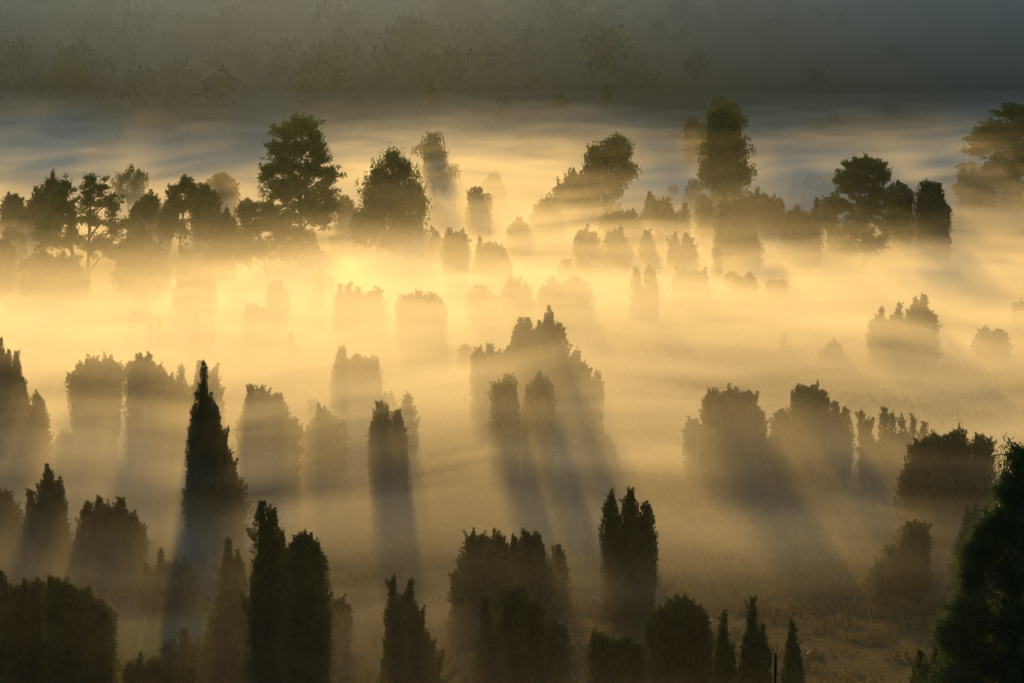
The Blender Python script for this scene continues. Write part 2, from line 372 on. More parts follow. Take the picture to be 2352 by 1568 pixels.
J(1420, [(338,1288,26,'p'),(370,1262,30,'p'),(395,1285,50,'d'),(355,1300,60,'d'),(420,1292,60,'d')], "low faint juniper with two little spires before the shadow beam", group=G1, jag=1, mat=M_JUN2)
# right foreground
T(1700, [(2345,1050,46,42),(2320,1120,34,40),(2345,1140,60,50),(2300,1200,52,40),(2350,1230,70,60),(2262,1225,30,26),(2250,1265,48,34),(2330,1320,90,60),(2235,1330,40,34),(2230,1400,60,44),(2320,1430,90,60),(2195,1440,40,30),(2240,1490,70,50),(2330,1530,90,60),(2180,1450,34,24),(2220,1560,90,50)],
  "black leafy tree with dew specks filling the lower right corner", 'broadleaf_tree', 'birch', D=76, group=G3, trunk_x=2345, dens=1.5, clump=17)
J(1700, [(2112,1490,34,'p'),(2150,1468,34,'p'),(2130,1520,76,'d'),(2180,1500,60,'p')], "black spiky juniper at foot of the leafy corner tree", D=84, group=G1, jag=1.1)
J(1420, [(2222,1158,28,'p'),(2240,1153,24,'p'),(2266,1160,28,'p'),(2240,1200,96,'d'),(2225,1270,70,'d')], "dim juniper with small sharp tips behind the corner tree", group=G1, jag=.7)
J(1385, [(2098,1187,60,'c'),(2110,1200,52,'d'),(2048,1240,40,'d'),(2085,1260,80,'d'),(2020,1285,50,'d')], "faint open juniper with a side branch left of the corner tree", group=G1, jag=1.1, core=.45, cov=.8, lump=.4, mat=M_JUN2)
J(1255, [(2115,1010,60,'c'),(2150,995,60,'c'),(2196,988,66,'c'),(2255,998,60,'c'),(2170,1030,190,'d'),(2100,1060,74,'d')], "big dark juniper with four blunt tops at right", 'juniper_tree', group=G1, jag=.6)
# ---- middle distance, left
J(1290, [(468,828,13,'s'),(461,876,22,'s'),(474,906,52,'s'),(446,930,34,'p'),(497,928,40,'p'),(482,950,110,'p'),(505,1000,118,'s'),(470,1010,90,'s'),(495,1065,142,'c')], "tall dark juniper ending in one long crooked spike", 'juniper_tree', group=G1, jag=.9, core=.8)
J(1350, [(108,1062,28,'p'),(138,1092,30,'p'),(112,1085,90,'p'),(110,1130,140,'s'),(70,1130,50,'p')], "peaked juniper at left with a tapering tip", 'juniper_tree', group=G1, jag=.9)
J(1370, [(228,1142,46,'s'),(277,1140,40,'s'),(255,1160,110,'d'),(300,1180,80,'d'),(200,1150,44,'s'),(195,1220,60,'d')], "pale backlit juniper with two peaks beside the peaked one", group=G1, jag=.8, mat=M_JUN2)
J(1340, [(8,1120,50,'d'),(30,1150,40,'d')], "pale backlit juniper cut by the left edge below the spruce", group=G1, jag=.8, mat=M_JUN2)
J(1175, [(2,778,24,'p'),(20,802,26,'p'),(38,806,28,'p'),(8,830,110,'s'),(52,870,60,'p'),(20,930,150,'s'),(85,905,56,'s'),(75,960,74,'c')], "tall dark spiky topped conifer at the left edge", 'spruce_tree', group=G1, jag=.9, cat='tree')
J(1090, [(166,850,30,'c'),(186,830,40,'d'),(214,817,52,'d'),(246,815,50,'d'),(272,826,36,'d')], "flat topped juniper with narrow foot, left half of the umbrella pair", 'juniper_tree', group=G1, jag=.9, splay=.62)
J(1110, [(304,824,30,'d'),(326,814,44,'d'),(344,811,18,'p'),(358,832,50,'d'),(388,858,50,'d'),(414,884,44,'d')], "broad sloping juniper, right half of the umbrella pair", 'juniper_tree', group=G1, jag=.7)
J(1130, [(362,908,30,'p'),(378,940,40,'d')], "small faint juniper in front of the broad sloping one", group=G1)
J(1120, [(146,992,60,'d'),(190,1010,60,'d'),(222,990,26,'p')], "low faint shrub below the flat topped juniper", 'juniper_shrub', group=G1, mat=M_JUN2)
J(1090, [(416,836,30,'p'),(458,828,34,'p'),(490,850,46,'s'),(455,880,90,'d')], "ghostly ragged juniper right behind the long spike", group=G1, jag=1.2)
J(1150, [(575,884,50,'p'),(600,888,50,'p'),(600,900,110,'d'),(632,905,60,'c'),(665,955,50,'c')], "hazy dome juniper with spiky crest right of the long spiked one", group=G1, jag=.9)
J(1135, [(745,940,60,'c'),(720,975,50,'c'),(772,955,46,'c')], "hazy open juniper left of the twin columns", group=G1, jag=.8, core=.6, cov=.8)
J(1040, [(718,910,22,'c')], "tiny faint juniper knob above the hazy open one", group=G1)
J(1030, [(785,798,44,'s'),(820,812,50,'c'),(850,820,50,'c'),(815,830,120,'d')], "hazy juniper clump with one sharp left tip above the twin columns", 'juniper_tree', group=G1, jag=.9)
J(1050, [(890,900,40,'c')], "faint small juniper leaning at right of the hazy clump", group=G1)
J(1190, [(874,924,50,'s'),(889,930,22,'p'),(874,960,52,'c')], "left taller one of the twin column junipers", 'juniper_tree', group=G1, jag=.5)
J(1195, [(912,942,40,'s'),(918,975,34,'c')], "right shorter one of the twin column junipers", 'juniper_tree', group=G1, jag=.5)
J(1110, [(936,905,44,'s')], "ghostly pointed juniper right behind the twin columns", group=G1, jag=.5)
J(1135, [(1165,864,60,'s'),(1155,875,54,'c')], "dark juniper top left of the pair in front of the big dark group", group=G1, jag=.8)
J(1135, [(1237,858,52,'s'),(1213,880,24,'p'),(1247,870,54,'c')], "dark juniper top right of the pair in front of the big dark group", group=G1, jag=.8)
J(1030, [(1197,728,34,'s'),(1212,732,30,'s'),(1200,750,52,'c')], "upright juniper column at upper left of the big dark group", group=G1, jag=.7)
J(1040, [(1262,722,50,'s'),(1240,745,50,'s'),(1284,745,50,'s'),(1272,770,104,'s'),(1322,802,44,'s'),(1345,840,52,'s'),(1310,830,110,'d')], "biggest dark juniper of the middle, sloping down to the right", 'juniper_tree', group=G1, jag=.9)
J(1030, [(1100,797,34,'d'),(1124,790,34,'s'),(1148,800,34,'d'),(1168,789,30,'s'),(1186,802,30,'d')], "hedge like low block at left of the big dark group", group=G1, jag=.8)
J(1040, [(1372,848,26,'s')], "slight pointed juniper at right foot of the biggest one", group=G1)
J(1040, [(1312,905,14,'s')], "thin faint sapling in the haze below the big group", 'juniper_sapling', group=G1)
J(1105, [(1368,978,60,'d'),(1390,1000,56,'d'),(1340,1010,44,'d')], "pale round juniper dissolving in bright mist right of centre", group=G1, mat=M_JUN2, jag=.5)
J(900, [(1070,788,36,'d'),(1060,830,30,'d')], "faint small bush left of the hedge like block", 'juniper_shrub', group=G1)
# ---- middle distance, right
J(1135, [(1640,893,56,'c'),(1675,888,50,'c'),(1716,892,44,'c'),(1735,930,50,'c'),(1690,940,150,'d'),(1755,1000,60,'d'),(1640,960,60,'d')], "dark ragged topped juniper, left of the three right hand groups", 'juniper_tree', group=G1, jag=.9)
J(1130, [(1833,886,40,'s'),(1860,884,60,'c'),(1893,898,30,'s'),(1918,920,28,'s'),(1942,935,34,'s'),(1870,930,130,'d'),(1795,935,44,'d'),(1850,960,130,'d')], "dark peaked juniper in the middle of the right hand groups", 'juniper_tree', group=G1, jag=.9)
J(1140, [(1978,940,26,'p'),(1985,975,60,'p'),(2030,932,26,'p'),(2050,945,26,'p'),(2075,962,24,'p'),(2100,958,26,'p'),(2125,965,26,'p'),(2060,1000,110,'d'),(2010,1020,90,'d')], "sparse juniper with long slanting branches fanned to the right", 'juniper_tree', group=G1, jag=1.6, core=.4, cov=.7, splay=.45)
J(1165, [(1805,1068,50,'d'),(1850,1064,56,'d'),(1890,1075,40,'d'),(1915,1100,40,'d')], "low spreading backlit bush before the peaked juniper", 'juniper_shrub', group=G1, jag=1.4, mat=M_JUN2)
J(1110, [(1592,958,40,'d')], "faint bush left beside the ragged topped juniper", 'juniper_shrub', group=G1)
J(858, [(2024,708,34,'p'),(2016,724,40,'d'),(2034,730,36,'d')], "lowest and leftmost of three junipers in bright mist at right", group=G1, jag=.9)
J(858, [(2065,694,26,'p'),(2060,715,40,'d')], "slim middle one of three junipers in bright mist at right", group=G1, jag=.9)
J(858, [(2102,684,34,'p'),(2122,676,30,'p'),(2112,698,70,'d'),(2136,712,40,'d')], "tallest of three junipers in bright mist at right", group=G1, jag=.9)
J(850, [(2262,756,54,'d'),(2295,756,50,'d')], "low flat dome of juniper in pale mist near the right edge", group=G1, jag=.3)
J(905, [(2105,858,36,'d')], "tiny shrub alone in the mist above the big right junipers", 'juniper_shrub', group=G1)
J(850, [(1912,784,60,'d')], "barely visible round bush in the brightest mist at right", 'juniper_shrub', group=G1, jag=.3)
J(820, [(1800,772,20,'p'),(1812,790,36,'d')], "barely visible pointed bush left of the round one in bright mist", 'juniper_shrub', group=G1)
J(725, [(1772,642,28,'d'),(1796,642,26,'d')], "small square looking bush in mist below the sloping dark juniper", 'juniper_shrub', group=G1, jag=.4)
J(715, [(1570,620,56,'d'),(1605,622,50,'d')], "faint dome of juniper below the spiky twins", group=G1, jag=.3)
J(705, [(1680,622,38,'d')], "faint little bush right of the thin double column", 'juniper_shrub', group=G1)
J(720, [(1720,628,40,'d'),(1700,632,30,'d')], "faint bush halfway between two others below the sloping juniper", 'juniper_shrub', group=G1)
J(760, [(1462,614,20,'s'),(1470,650,44,'s')], "slim left prong of a hazy two pronged juniper pair", group=G1)
J(760, [(1492,610,22,'c'),(1500,630,22,'s')], "slim right prong of a hazy two pronged juniper pair", group=G1)
J(680, [(1645,566,15,'c'),(1651,582,12,'c')], "thin double column juniper standing alone in bright mist", 'juniper_sapling', group=G1, jag=.2)
J(660, [(1485,530,32,'s'),(1490,545,50,'s')], "pointed dark juniper left of the spiky twins", group=G1)
J(640, [(1514,528,26,'s')], "narrow faint juniper between the pointed one and the twins", group=G1)
J(665, [(1551,540,28,'s'),(1543,548,20,'p')], "left one of the spiky twin junipers in the bright mist", group=G1, jag=1.1)
J(665, [(1577,534,28,'s'),(1585,550,34,'s')], "right one of the spiky twin junipers in the bright mist", group=G1, jag=1.1)
J(650, [(1668,462,46,'c'),(1690,462,46,'c'),(1705,500,60,'c'),(1690,510,96,'c'),(1725,545,50,'c')], "dark juniper with a sloping right side casting a long beam of shade", 'juniper_tree', group=G1, jag=.4)
J(585, [(1740,441,90,'d'),(1705,456,60,'d'),(1772,452,50,'d')], "wide dark dome behind the sloping shaded juniper", 'juniper_tree', group=G1, jag=.3)
J(600, [(1792,458,26,'s'),(1790,480,46,'s')], "pointed juniper right beside the wide dark dome", group=G1)
J(640, [(1830,470,40,'s'),(1812,485,24,'s'),(1850,495,50,'s'),(1835,500,90,'d'),(1872,520,24,'d')], "cone shaped olive bush before the oak at right", group=G1, jag=.9, mat=M_JUN2)
J(610, [(1877,455,26,'p'),(1870,480,20,'s')], "thin pointed juniper left of the oak at right", group=G1)
J(620, [(1903,448,32,'c')], "club topped juniper on bare stems beside the oak at right", group=G1, foot=.45)
J(635, [(1915,492,30,'s')], "small leaning juniper at left foot of the oak at right", group=G1, foot=.3)
J(600, [(1617,450,38,'d')], "round hazy bush left of the sloping shaded juniper", group=G1, jag=.3)
J(620, [(1632,466,28,'p'),(1628,490,50,'d')], "hazy pointed bush touching the sloping shaded juniper", group=G1, jag=.4)
J(530, [(1650,418,38,'d'),(1678,416,38,'d'),(1700,430,40,'d')], "pair of glowing round bushes at foot of the tall birch", 'juniper_shrub', group=G1, jag=.4, mat=M_JUN2)
J(520, [(1594,412,44,'d')], "pale round bush left of the glowing bushes", 'juniper_shrub', group=G1, jag=.4)
J(500, [(1545,424,16,'c')], "short pale column in the mist left of the tall birch", 'juniper_sapling', group=G1, jag=.1)
J(590, [(1494,442,30,'s'),(1488,470,40,'s'),(1515,455,26,'c')], "upright hazy juniper with rounded top right of centre", group=G1)
J(590, [(1532,452,26,'s'),(1540,480,30,'s')], "narrow hazy juniper right beside the round topped upright one", group=G1)
J(590, [(1573,470,24,'s'),(1556,485,24,'s')], "small double topped juniper further right in that hazy row", group=G1)
J(570, [(1390,446,34,'p'),(1410,470,60,'d')], "pale juniper sloping to the right below the round tree", group=G1)
J(610, [(1396,488,44,'d'),(1420,485,40,'d'),(1448,482,46,'d')], "row of three joined round bushes below the round tree", group=G1, jag=.4)
J(640, [(1343,526,50,'d'),(1360,535,36,'d')], "round hazy bush at left below the joined bushes", group=G1, jag=.4)
J(650, [(1415,530,70,'d')], "paler round bush in front of the joined bushes", group=G1, jag=.3)
J(660, [(1300,592,30,'d'),(1340,590,40,'d')], "very faint low bushes left of the pointed dark juniper", 'juniper_shrub', group=G1)
# ---- centre
J(575, [(1093,430,34,'c'),(1093,447,40,'c')], "tall dark post shaped juniper with a stubby side top", 'juniper_tree', group=G1, jag=.3)
J(570, [(1119,446,17,'c'),(1112,500,24,'c')], "narrow curved juniper pressed against the dark post shaped one", group=G1, jag=.2)
J(500, [(1134,398,46,'d'),(1130,410,50,'c')], "pale rounded column behind the dark post shaped juniper", group=G1, jag=.3)
J(575, [(1256,456,72,'d'),(1262,462,60,'c'),(1232,490,40,'d')], "egg shaped juniper against the brightest mist", 'juniper_tree', group=G1, jag=.2, splay=.1)
J(600, [(1192,507,60,'d'),(1180,530,40,'d')], "round bush left below the egg shaped juniper", group=G1, jag=.4)
J(665, [(1032,524,30,'s'),(1055,530,42,'c'),(1045,545,56,'c')], "big hazy column with jagged top right of the weeping birch", 'juniper_tree', group=G1, jag=.6)
J(640, [(1000,528,26,'s'),(1005,540,44,'c')], "jagged bush squeezed between weeping birch and hazy column", group=G1, jag=1)
J(660, [(1102,550,36,'p'),(1130,556,80,'d'),(1145,575,60,'d')], "pale dome juniper with one tip right of the hazy column", group=G1, jag=.5)
J(540, [(1004,465,40,'d'),(1010,462,20,'p')], "small hazy bush above the jagged bush by the weeping birch", group=G1)
J(500, [(1002,401,44,'c'),(1030,404,34,'c'),(1016,404,40,'d')], "square topped hazy block under the pale birch", group=G1, jag=.15)
J(770, [(1100,652,56,'d'),(1118,665,50,'d')], "hazy round juniper at left of the middle hazy row", group=G1, jag=.5)
J(770, [(1180,645,70,'d'),(1205,655,40,'d'),(1172,632,30,'p')], "hazy low dome in the centre of the middle hazy row", group=G1, jag=.6)
J(770, [(1268,632,22,'s'),(1265,650,70,'d'),(1290,650,50,'d')], "hazy juniper with one little spire in the middle hazy row", group=G1, jag=.6)
J(770, [(1320,636,50,'d'),(1338,648,46,'d')], "hazy tall dome at right end of the middle hazy row", group=G1, jag=.4)
J(800, [(780,650,30,'p'),(800,650,30,'p'),(822,655,26,'p'),(865,665,50,'p'),(830,668,120,'v')], "spiky crested hazy juniper below the big left centre tree", 'juniper_tree', group=G1, jag=1.3)
J(830, [(928,674,34,'d'),(962,669,36,'d'),(945,682,66,'d')], "wide hazy juniper left of the round shouldered one", group=G1, jag=.4)
J(830, [(990,672,50,'d'),(1002,692,46,'c')], "hazy round shouldered juniper below the weeping birch", 'juniper_tree', group=G1, jag=.15)
J(780, [(634,645,40,'d'),(640,660,46,'c')], "ghostly juniper in the shade beam under the near oak", group=G1, jag=.3)
J(810, [(580,698,44,'d'),(602,708,34,'d')], "ghostly flat topped juniper left below the near oak", group=G1, jag=.2)
J(740, [(722,660,24,'p'),(735,650,20,'p')], "ghostly thin pointed shrub right below the near oak", 'juniper_shrub', group=G1)
J(850, [(668,762,22,'p'),(680,785,26,'p')], "very faint pointed juniper left of the spiky crested one", group=G1)
J(825, [(453,722,22,'p'),(455,740,40,'d')], "very faint pointed juniper above the long crooked spike", group=G1)
J(820, [(485,742,22,'p')], "very faint small juniper right of the one above the long spike", 'juniper_shrub', group=G1)
J(760, [(320,645,26,'s'),(328,665,40,'s')], "ghostly pointed juniper under the great left dome", group=G1)
J(820, [(365,735,20,'p'),(345,745,20,'p')], "faint pair of small tips in haze at left", 'juniper_shrub', group=G1)
# ---- left group
T(665, [(150,440,22,26),(135,480,34,26),(165,500,34,40),(120,520,34,26),(150,560,52,40),(105,550,30,28),(110,600,40,30),(150,610,44,30)], "dark leafy oak, left of the joined pair on the left", 'oak_tree', 'oak', group=G3, trunk_x=178, dens=.95, clump=10)
T(672, [(208,425,24,20),(235,435,20,20),(200,465,34,34),(245,470,30,34),(262,490,20,22),(215,515,44,34),(255,530,34,30),(290,515,16,10),(215,565,44,34),(250,580,34,24)], "airy oak with visible bare limbs, right of the joined pair", 'oak_tree', 'oak', group=G3, trunk_x=202, dens=.6, clump=10)
J(690, [(325,540,60,'d'),(296,545,60,'d'),(350,555,60,'d'),(365,590,50,'d'),(320,560,130,'d')], "great rounded dark juniper right of the oak pair", 'juniper_tree', group=G1, jag=.4)
J(690, [(95,575,70,'d'),(70,590,60,'d'),(150,590,110,'d')], "rounded juniper in front of the left oak", group=G1, jag=.4)
J(600, [(28,446,50,'c'),(30,452,56,'c')], "dark rounded column juniper near the left edge", 'juniper_tree', group=G1, jag=.2)
J(640, [(25,520,44,'d'),(45,535,30,'d')], "hazy bush below the dark rounded column at left edge", group=G1, jag=.3)
J(680, [(6,548,46,'d'),(18,560,36,'d')], "dark juniper cut by the left edge below the rounded column", group=G1, jag=.4)
J(570, [(120,401,40,'s'),(118,415,54,'c')], "dark peaked juniper behind the left oak", 'juniper_tree', group=G1, jag=.3)
J(580, [(86,432,26,'d'),(75,455,40,'d'),(100,440,36,'d')], "hazy shrubs at left side of the dark peaked juniper", group=G1, jag=.5)
T(520, [(290,402,22,20),(320,405,16,16),(280,430,26,22),(312,435,28,22),(300,455,44,20)], "pale feathery birch in the mist right of the oak pair", 'birch_tree', 'birch', group=G3, dens=.6, clump=9)
J(560, [(345,445,50,'d'),(330,455,56,'d')], "hazy bush at right foot of the pale feathery birch", group=G1, jag=.4)
J(600, [(305,476,30,'p')], "small smooth cone in mist behind the great rounded juniper", group=G1, jag=.1)
J(620, [(325,512,40,'s'),(340,530,24,'s')], "hazy cone shaped juniper just in front of the small smooth cone", group=G1, jag=.5)
T(600, [(428,420,14,10),(410,440,22,16),(435,445,20,20),(400,470,26,24),(425,480,26,28),(390,500,20,24),(410,520,34,24)], "leafy dark tree with small top left of the block shaped juniper", 'oak_tree', 'oak', group=G3, dens=1.2, clump=9)
J(605, [(378,478,30,'s'),(380,500,30,'c')], "juniper pressed against left side of the small topped leafy tree", group=G1)
J(600, [(463,449,52,'c'),(468,452,44,'c')], "smooth block shaped juniper behind the near oak's left", 'juniper_tree', group=G1, jag=.08)
J(560, [(464,421,44,'d'),(485,437,42,'d')], "round hazy juniper peeping over the block shaped one", group=G1, jag=.2)
J(530, [(510,393,30,'d'),(495,402,50,'d'),(524,405,44,'d'),(510,420,76,'d')], "large pale juniper ghost left of the biggest tree", group=G1, jag=.5)
J(620, [(515,482,56,'d'),(500,495,46,'d'),(530,500,36,'d')], "round dark bush left of the near oak", group=G1, jag=.7)
J(660, [(505,560,70,'d'),(490,570,50,'d')], "hazy broad bush under the round dark one", group=G1, jag=.4)
J(690, [(424,540,9,'s'),(420,565,18,'p'),(428,580,26,'p')], "sparse thin young larch above a bush at left", 'larch_sapling', group=G1, jag=1.6, core=0, cov=.45, cat='tree')
J(745, [(428,596,40,'d'),(455,600,40,'d'),(475,618,36,'d'),(445,615,90,'d')], "hazy bush with knobbly top below the thin larch", group=G1, jag=.7)
# ---- the big trees
T(600, [(690,296,34,24),(655,310,30,22),(722,322,26,22),(690,345,52,30),(640,350,26,20),(730,365,26,18),(655,390,44,28),(715,395,46,28),(758,408,20,16),(620,400,22,18),(690,430,66,32),(640,440,38,26),(745,445,28,24),(700,475,58,28),(755,475,22,16),(735,505,34,18)], "biggest broadleaved tree, tall and dark, left of the picture's middle", 'broadleaf_tree', 'oak', group=G3, trunk_x=692, dens=1.25, clump=11)
T(655, [(580,480,32,20),(560,500,20,16),(620,490,34,20),(655,500,32,18),(600,525,46,26),(565,545,28,22),(645,535,44,28),(690,545,32,20),(600,575,54,24),(660,575,50,22),(560,590,34,16),(712,575,20,16)], "near oak with light green leaves, front left of the biggest tree", 'oak_tree', 'oak', group=G3, trunk_x=620, dens=1.25, clump=10)
T(615, [(903,368,26,24),(868,395,26,24),(925,385,20,18),(895,415,52,32),(945,430,28,24),(860,450,34,30),(910,460,56,34),(962,465,20,20),(870,500,44,30),(935,505,48,34),(835,500,24,20),(830,525,20,18),(900,540,64,28),(960,545,34,24)], "dark weeping birch in the middle with hanging twigs", 'birch_tree', 'birch', group=G3, trunk_x=905, dens=1.3, clump=12)
T(520, [(990,312,20,16),(978,338,26,18),(1005,342,22,18),(985,368,32,22),(1012,372,24,24),(1040,388,12,8),(990,395,34,20),(1010,410,30,16)], "pale yellow green birch ghost above the square topped block", 'birch_tree', 'birch', group=G3, dens=.7, clump=9)
T(540, [(1405,330,28,20),(1375,350,26,22),(1435,345,22,26),(1400,370,46,28),(1372,385,26,18),(1435,390,26,22),(1405,412,36,24),(1400,436,32,18),(1380,425,20,16)], "round compact tree standing clear of the bright mist, right of centre", 'broadleaf_tree', 'birch', group=G3, dens=1.3, clump=9)
J(560, [(1350,384,40,'d'),(1320,398,60,'d'),(1290,420,50,'d'),(1345,400,80,'d')], "hazy dome sloping left behind the round compact tree", group=G1, jag=.4)
T(545, [(1662,252,28,18),(1645,268,24,20),(1685,275,26,22),(1660,300,44,26),(1640,330,32,24),(1690,330,32,26),(1665,360,52,28),(1635,385,28,22),(1695,385,28,24),(1665,410,50,24)], "tall column shaped birch at right of centre", 'birch_tree', 'birch', group=G3, dens=1.5, clump=10)
J(480, [(1650,222,40,'d'),(1680,232,40,'d')], "dark tree top showing just behind the column shaped birch", 'broadleaf_tree', D=505, group=G3, cat='tree')
J(500, [(1593,270,44,'d'),(1610,280,40,'d')], "dim round juniper left behind the column shaped birch", group=G2, D=540)
T(640, [(1985,380,22,18),(2010,390,20,16),(1960,390,22,22),(1945,415,26,18),(1985,415,36,24),(2022,410,22,20),(1960,440,40,22),(2010,445,40,26),(1940,480,34,24),(1990,490,50,34),(2045,460,22,20),(2040,500,30,24),(1920,470,22,18),(1965,520,40,22),(2000,560,44,26),(1950,565,34,22)], "bright green topped oak at right, among junipers", 'oak_tree', 'oak', group=G3, trunk_x=1985, dens=1.3, clump=9)
J(610, [(2062,416,34,'d'),(2078,430,44,'c'),(2050,440,30,'c')], "rounded dark juniper at right side of the bright green oak", group=G1, jag=.3)
J(590, [(2128,412,38,'d'),(2148,418,40,'d'),(2135,428,62,'d')], "fluffy round juniper above the smooth dark column at right", group=G1, jag=.5)
J(625, [(2157,464,44,'c'),(2158,470,50,'c')], "smooth dark column juniper at right", 'juniper_tree', group=G1, jag=.1)
J(600, [(2090,514,30,'d'),(2115,516,36,'d')], "low dark bush left beside the smooth dark column", 'juniper_shrub', group=G1)
# ---- right edge group on its rise
T(470, [(2320,262,40,24),(2290,300,40,22),(2345,300,60,40),(2260,320,30,20),(2300,330,44,24),(2340,350,60,40),(2252,345,26,14),(2230,385,26,8)], "large soft fir like tree towering at the right edge", 'fir_tree', 'spruce', D=418, group=G3, trunk_x=2340, dens=1.5, clump=11)
J(470, [(2292,352,46,'c'),(2300,360,60,'c')], "near black domed juniper in the right edge group", 'juniper_tree', group=G1, D=398, jag=.2)
J(470, [(2236,388,30,'d'),(2215,400,24,'d'),(2262,378,40,'d')], "low dark junipers at left of the near black dome", group=G1, D=396, jag=.4)
T(470, [(2205,405,14,14),(2212,430,20,16),(2200,440,12,12)], "small light oak at left end of the right edge group", 'oak_tree', 'oak', D=392, group=G3, dens=1, clump=8)
T(470, [(2335,345,24,14),(2350,375,26,24),(2330,400,34,24),(2350,430,30,20)], "fresh green leafy tree at right edge beside the near black dome", 'oak_tree', 'oak', D=388, group=G3, dens=1.3, clump=9)
J(470, [(2262,416,50,'d'),(2330,420,60,'d')], "olive scrub in front of the right edge group", 'juniper_shrub', D=384, group=G1, mat=M_JUN2, jag=.4)
# ---- far and dim, at the foot of the slope
T(300, [(160,150,28,18),(185,165,22,16),(140,170,26,18),(165,190,40,24),(200,190,14,12),(155,215,36,20)], "round tree standing out on the dark wooded slope at upper left", 'broadleaf_tree', 'birch', D=655, group=G3, dens=1.5, clump=9)
far = [(868,272,66,'d',345,"dim wide juniper between the biggest tree and the weeping birch"),
 (988,193,24,'c',268,"tall dim column highest above the pale birch"),
 (966,256,34,'d',305,"dim ragged bush left below the tall dim column"),
 (1056,273,50,'d',330,"dim low dome right of the pale birch top"),
 (1118,280,20,'s',330,"small dim cone right of the low dome"),
 (1144,256,20,'s',318,"slim dim cone behind the small cone"),
 (1190,302,34,'s',372,"dim pointed juniper of the far double top"),
 (1211,312,20,'c',370,"dim blunt juniper right of the far pointed one"),
 (1284,212,44,'d',275,"very dim broad juniper high on the slope"),
 (1230,260,18,'d',292,"tiny dim shrub left of the broad one high on the slope"),
 (1392,196,26,'s',262,"very dim pointed juniper high above the round compact tree"),
 (1155,215,26,'d',262,"barely seen shrub high at the picture's middle"),
 (1286,318,26,'d',352,"small dim bush halfway to the round compact tree"),
 (1526,292,22,'d',340,"dim round bush far left of the column birch"),
 (1551,300,34,'p',358,"dim cone left of the column birch"),
 (1832,286,40,'d',345,"dim juniper in blue mist above the bright green oak"),
 (1878,272,40,'d',330,"dim leafy bush in blue mist right of the other"),
 (1912,260,28,'d',305,"faint bush at the upper right of the blue mist"),
 (1790,310,22,'s',345,"tiny faint tip left of the dim juniper in blue mist"),
 (2042,236,24,'d',262,"small dark bush on the green slope at upper right"),
 (455,292,40,'d',350,"dim domes behind the pale light streak at left"),
 (395,300,50,'d',345,"dim low bush left of the domes at the light streak"),
 (545,292,60,'d',340,"dim wide bush left of the biggest tree"),
 (240,330,50,'d',368,"dim shrub below the light streak at far left"),
 (275,300,36,'d',338,"dim round bush near the left light streak"),
 (790,450,44,'d',560,"hazy bush between the biggest tree and the weeping birch"),
 (1860,406,50,'d',475,"blue grey dome left of the bright green oak"),
 (1830,418,40,'d',480,"low blue grey bush at the foot of that dome"),
 (1885,403,30,'c',475,"blue grey tree between dome and bright green oak"),
 (1912,398,26,'c',470,"narrow blue grey column touching the bright green oak"),
 (1735,425,30,'p',480,"faint cone behind the wide dark dome"),
 (940,308,40,'d',350,"dim rounded bush directly left of the pale birch"),
 (1050,320,30,'d',352,"dim little bush directly right of the pale birch"),
 (770,540,24,'d',600,"little hazy bush in the glow right of the biggest tree"),
 (735,620,60,'d',700,"pale bush in the glow right of the near oak"),
 (1130,380,20,'p',430,"faint tip above the pale rounded column"),
 (2340,690,30,'d',760,"faint small bush in mist at the right edge"),
 (2160,525,40,'d',640,"sunlit scrub right below the smooth dark column")]
for x, yt, wd, st, by, lab in far:
    J(by, [(x, yt, wd, st), (x + wd * .22, yt + wd * .16, wd * .6, st)], lab, group=G2, jag=.5, cat='juniper')
# ---- a thin post and a fallen birch stem
def post():
    D = 70.0; e, base = root("fence_post", D, 1787, "thin dark blurred post between two black junipers at the bottom", "post", None)
    top = at(1787, 1499, D); mb = MB()
    h = top[2] - base[2]
    tube(mb, [base - [0, 0, .3], base + [0, 0, h * .5], base + [0.01, 0, h - .03], base + [0.01, 0, h]], [.04, .036, .034, .02], 10)
    mb.add([base + [.01 + .03 * math.cos(a), .03 * math.sin(a), h] for a in np.linspace(0, 6.283, 10, endpoint=False)], [[0, 1, 2, 3], [0, 3, 4, 5], [0, 5, 6, 7], [0, 7, 8, 9]])
    mb.build("shaft", M_POST, e, base)
post()
def stem():
    a = at(1738, 1608, 100); D = ground(1380, 1392)
    p0 = at(1362, 1388, D); p1 = at(1394, 1395, D - 1.2)
    for p in (p0, p1): p[2] = float(hfun(p[0], p[1])) + .32
    q = np.linspace(0, 1, 7)[:, None]; P = p0 + (p1 - p0) * q + np.array([0, 0, 1]) * np.sin(q * 7) * .03
    m, t, pr = mat_new("pale_bark"); pr.inputs["Base Color"].default_value = (.22, .20, .17, 1); pr.inputs["Roughness"].default_value = .7
    mb = MB(); tube(mb, P, np.linspace(.05, .02, 7), 7); tube(mb, [P[2], P[2] + [.1, .1, .3], P[2] + [.12, .15, .5]], [.02, .014, .006], 5)
    o = mb.build("fallen_branch", m, None, (0, 0, 0)); tag(o, "pale fallen branch lying at left foot of the three fingered juniper", "branch")
stem()

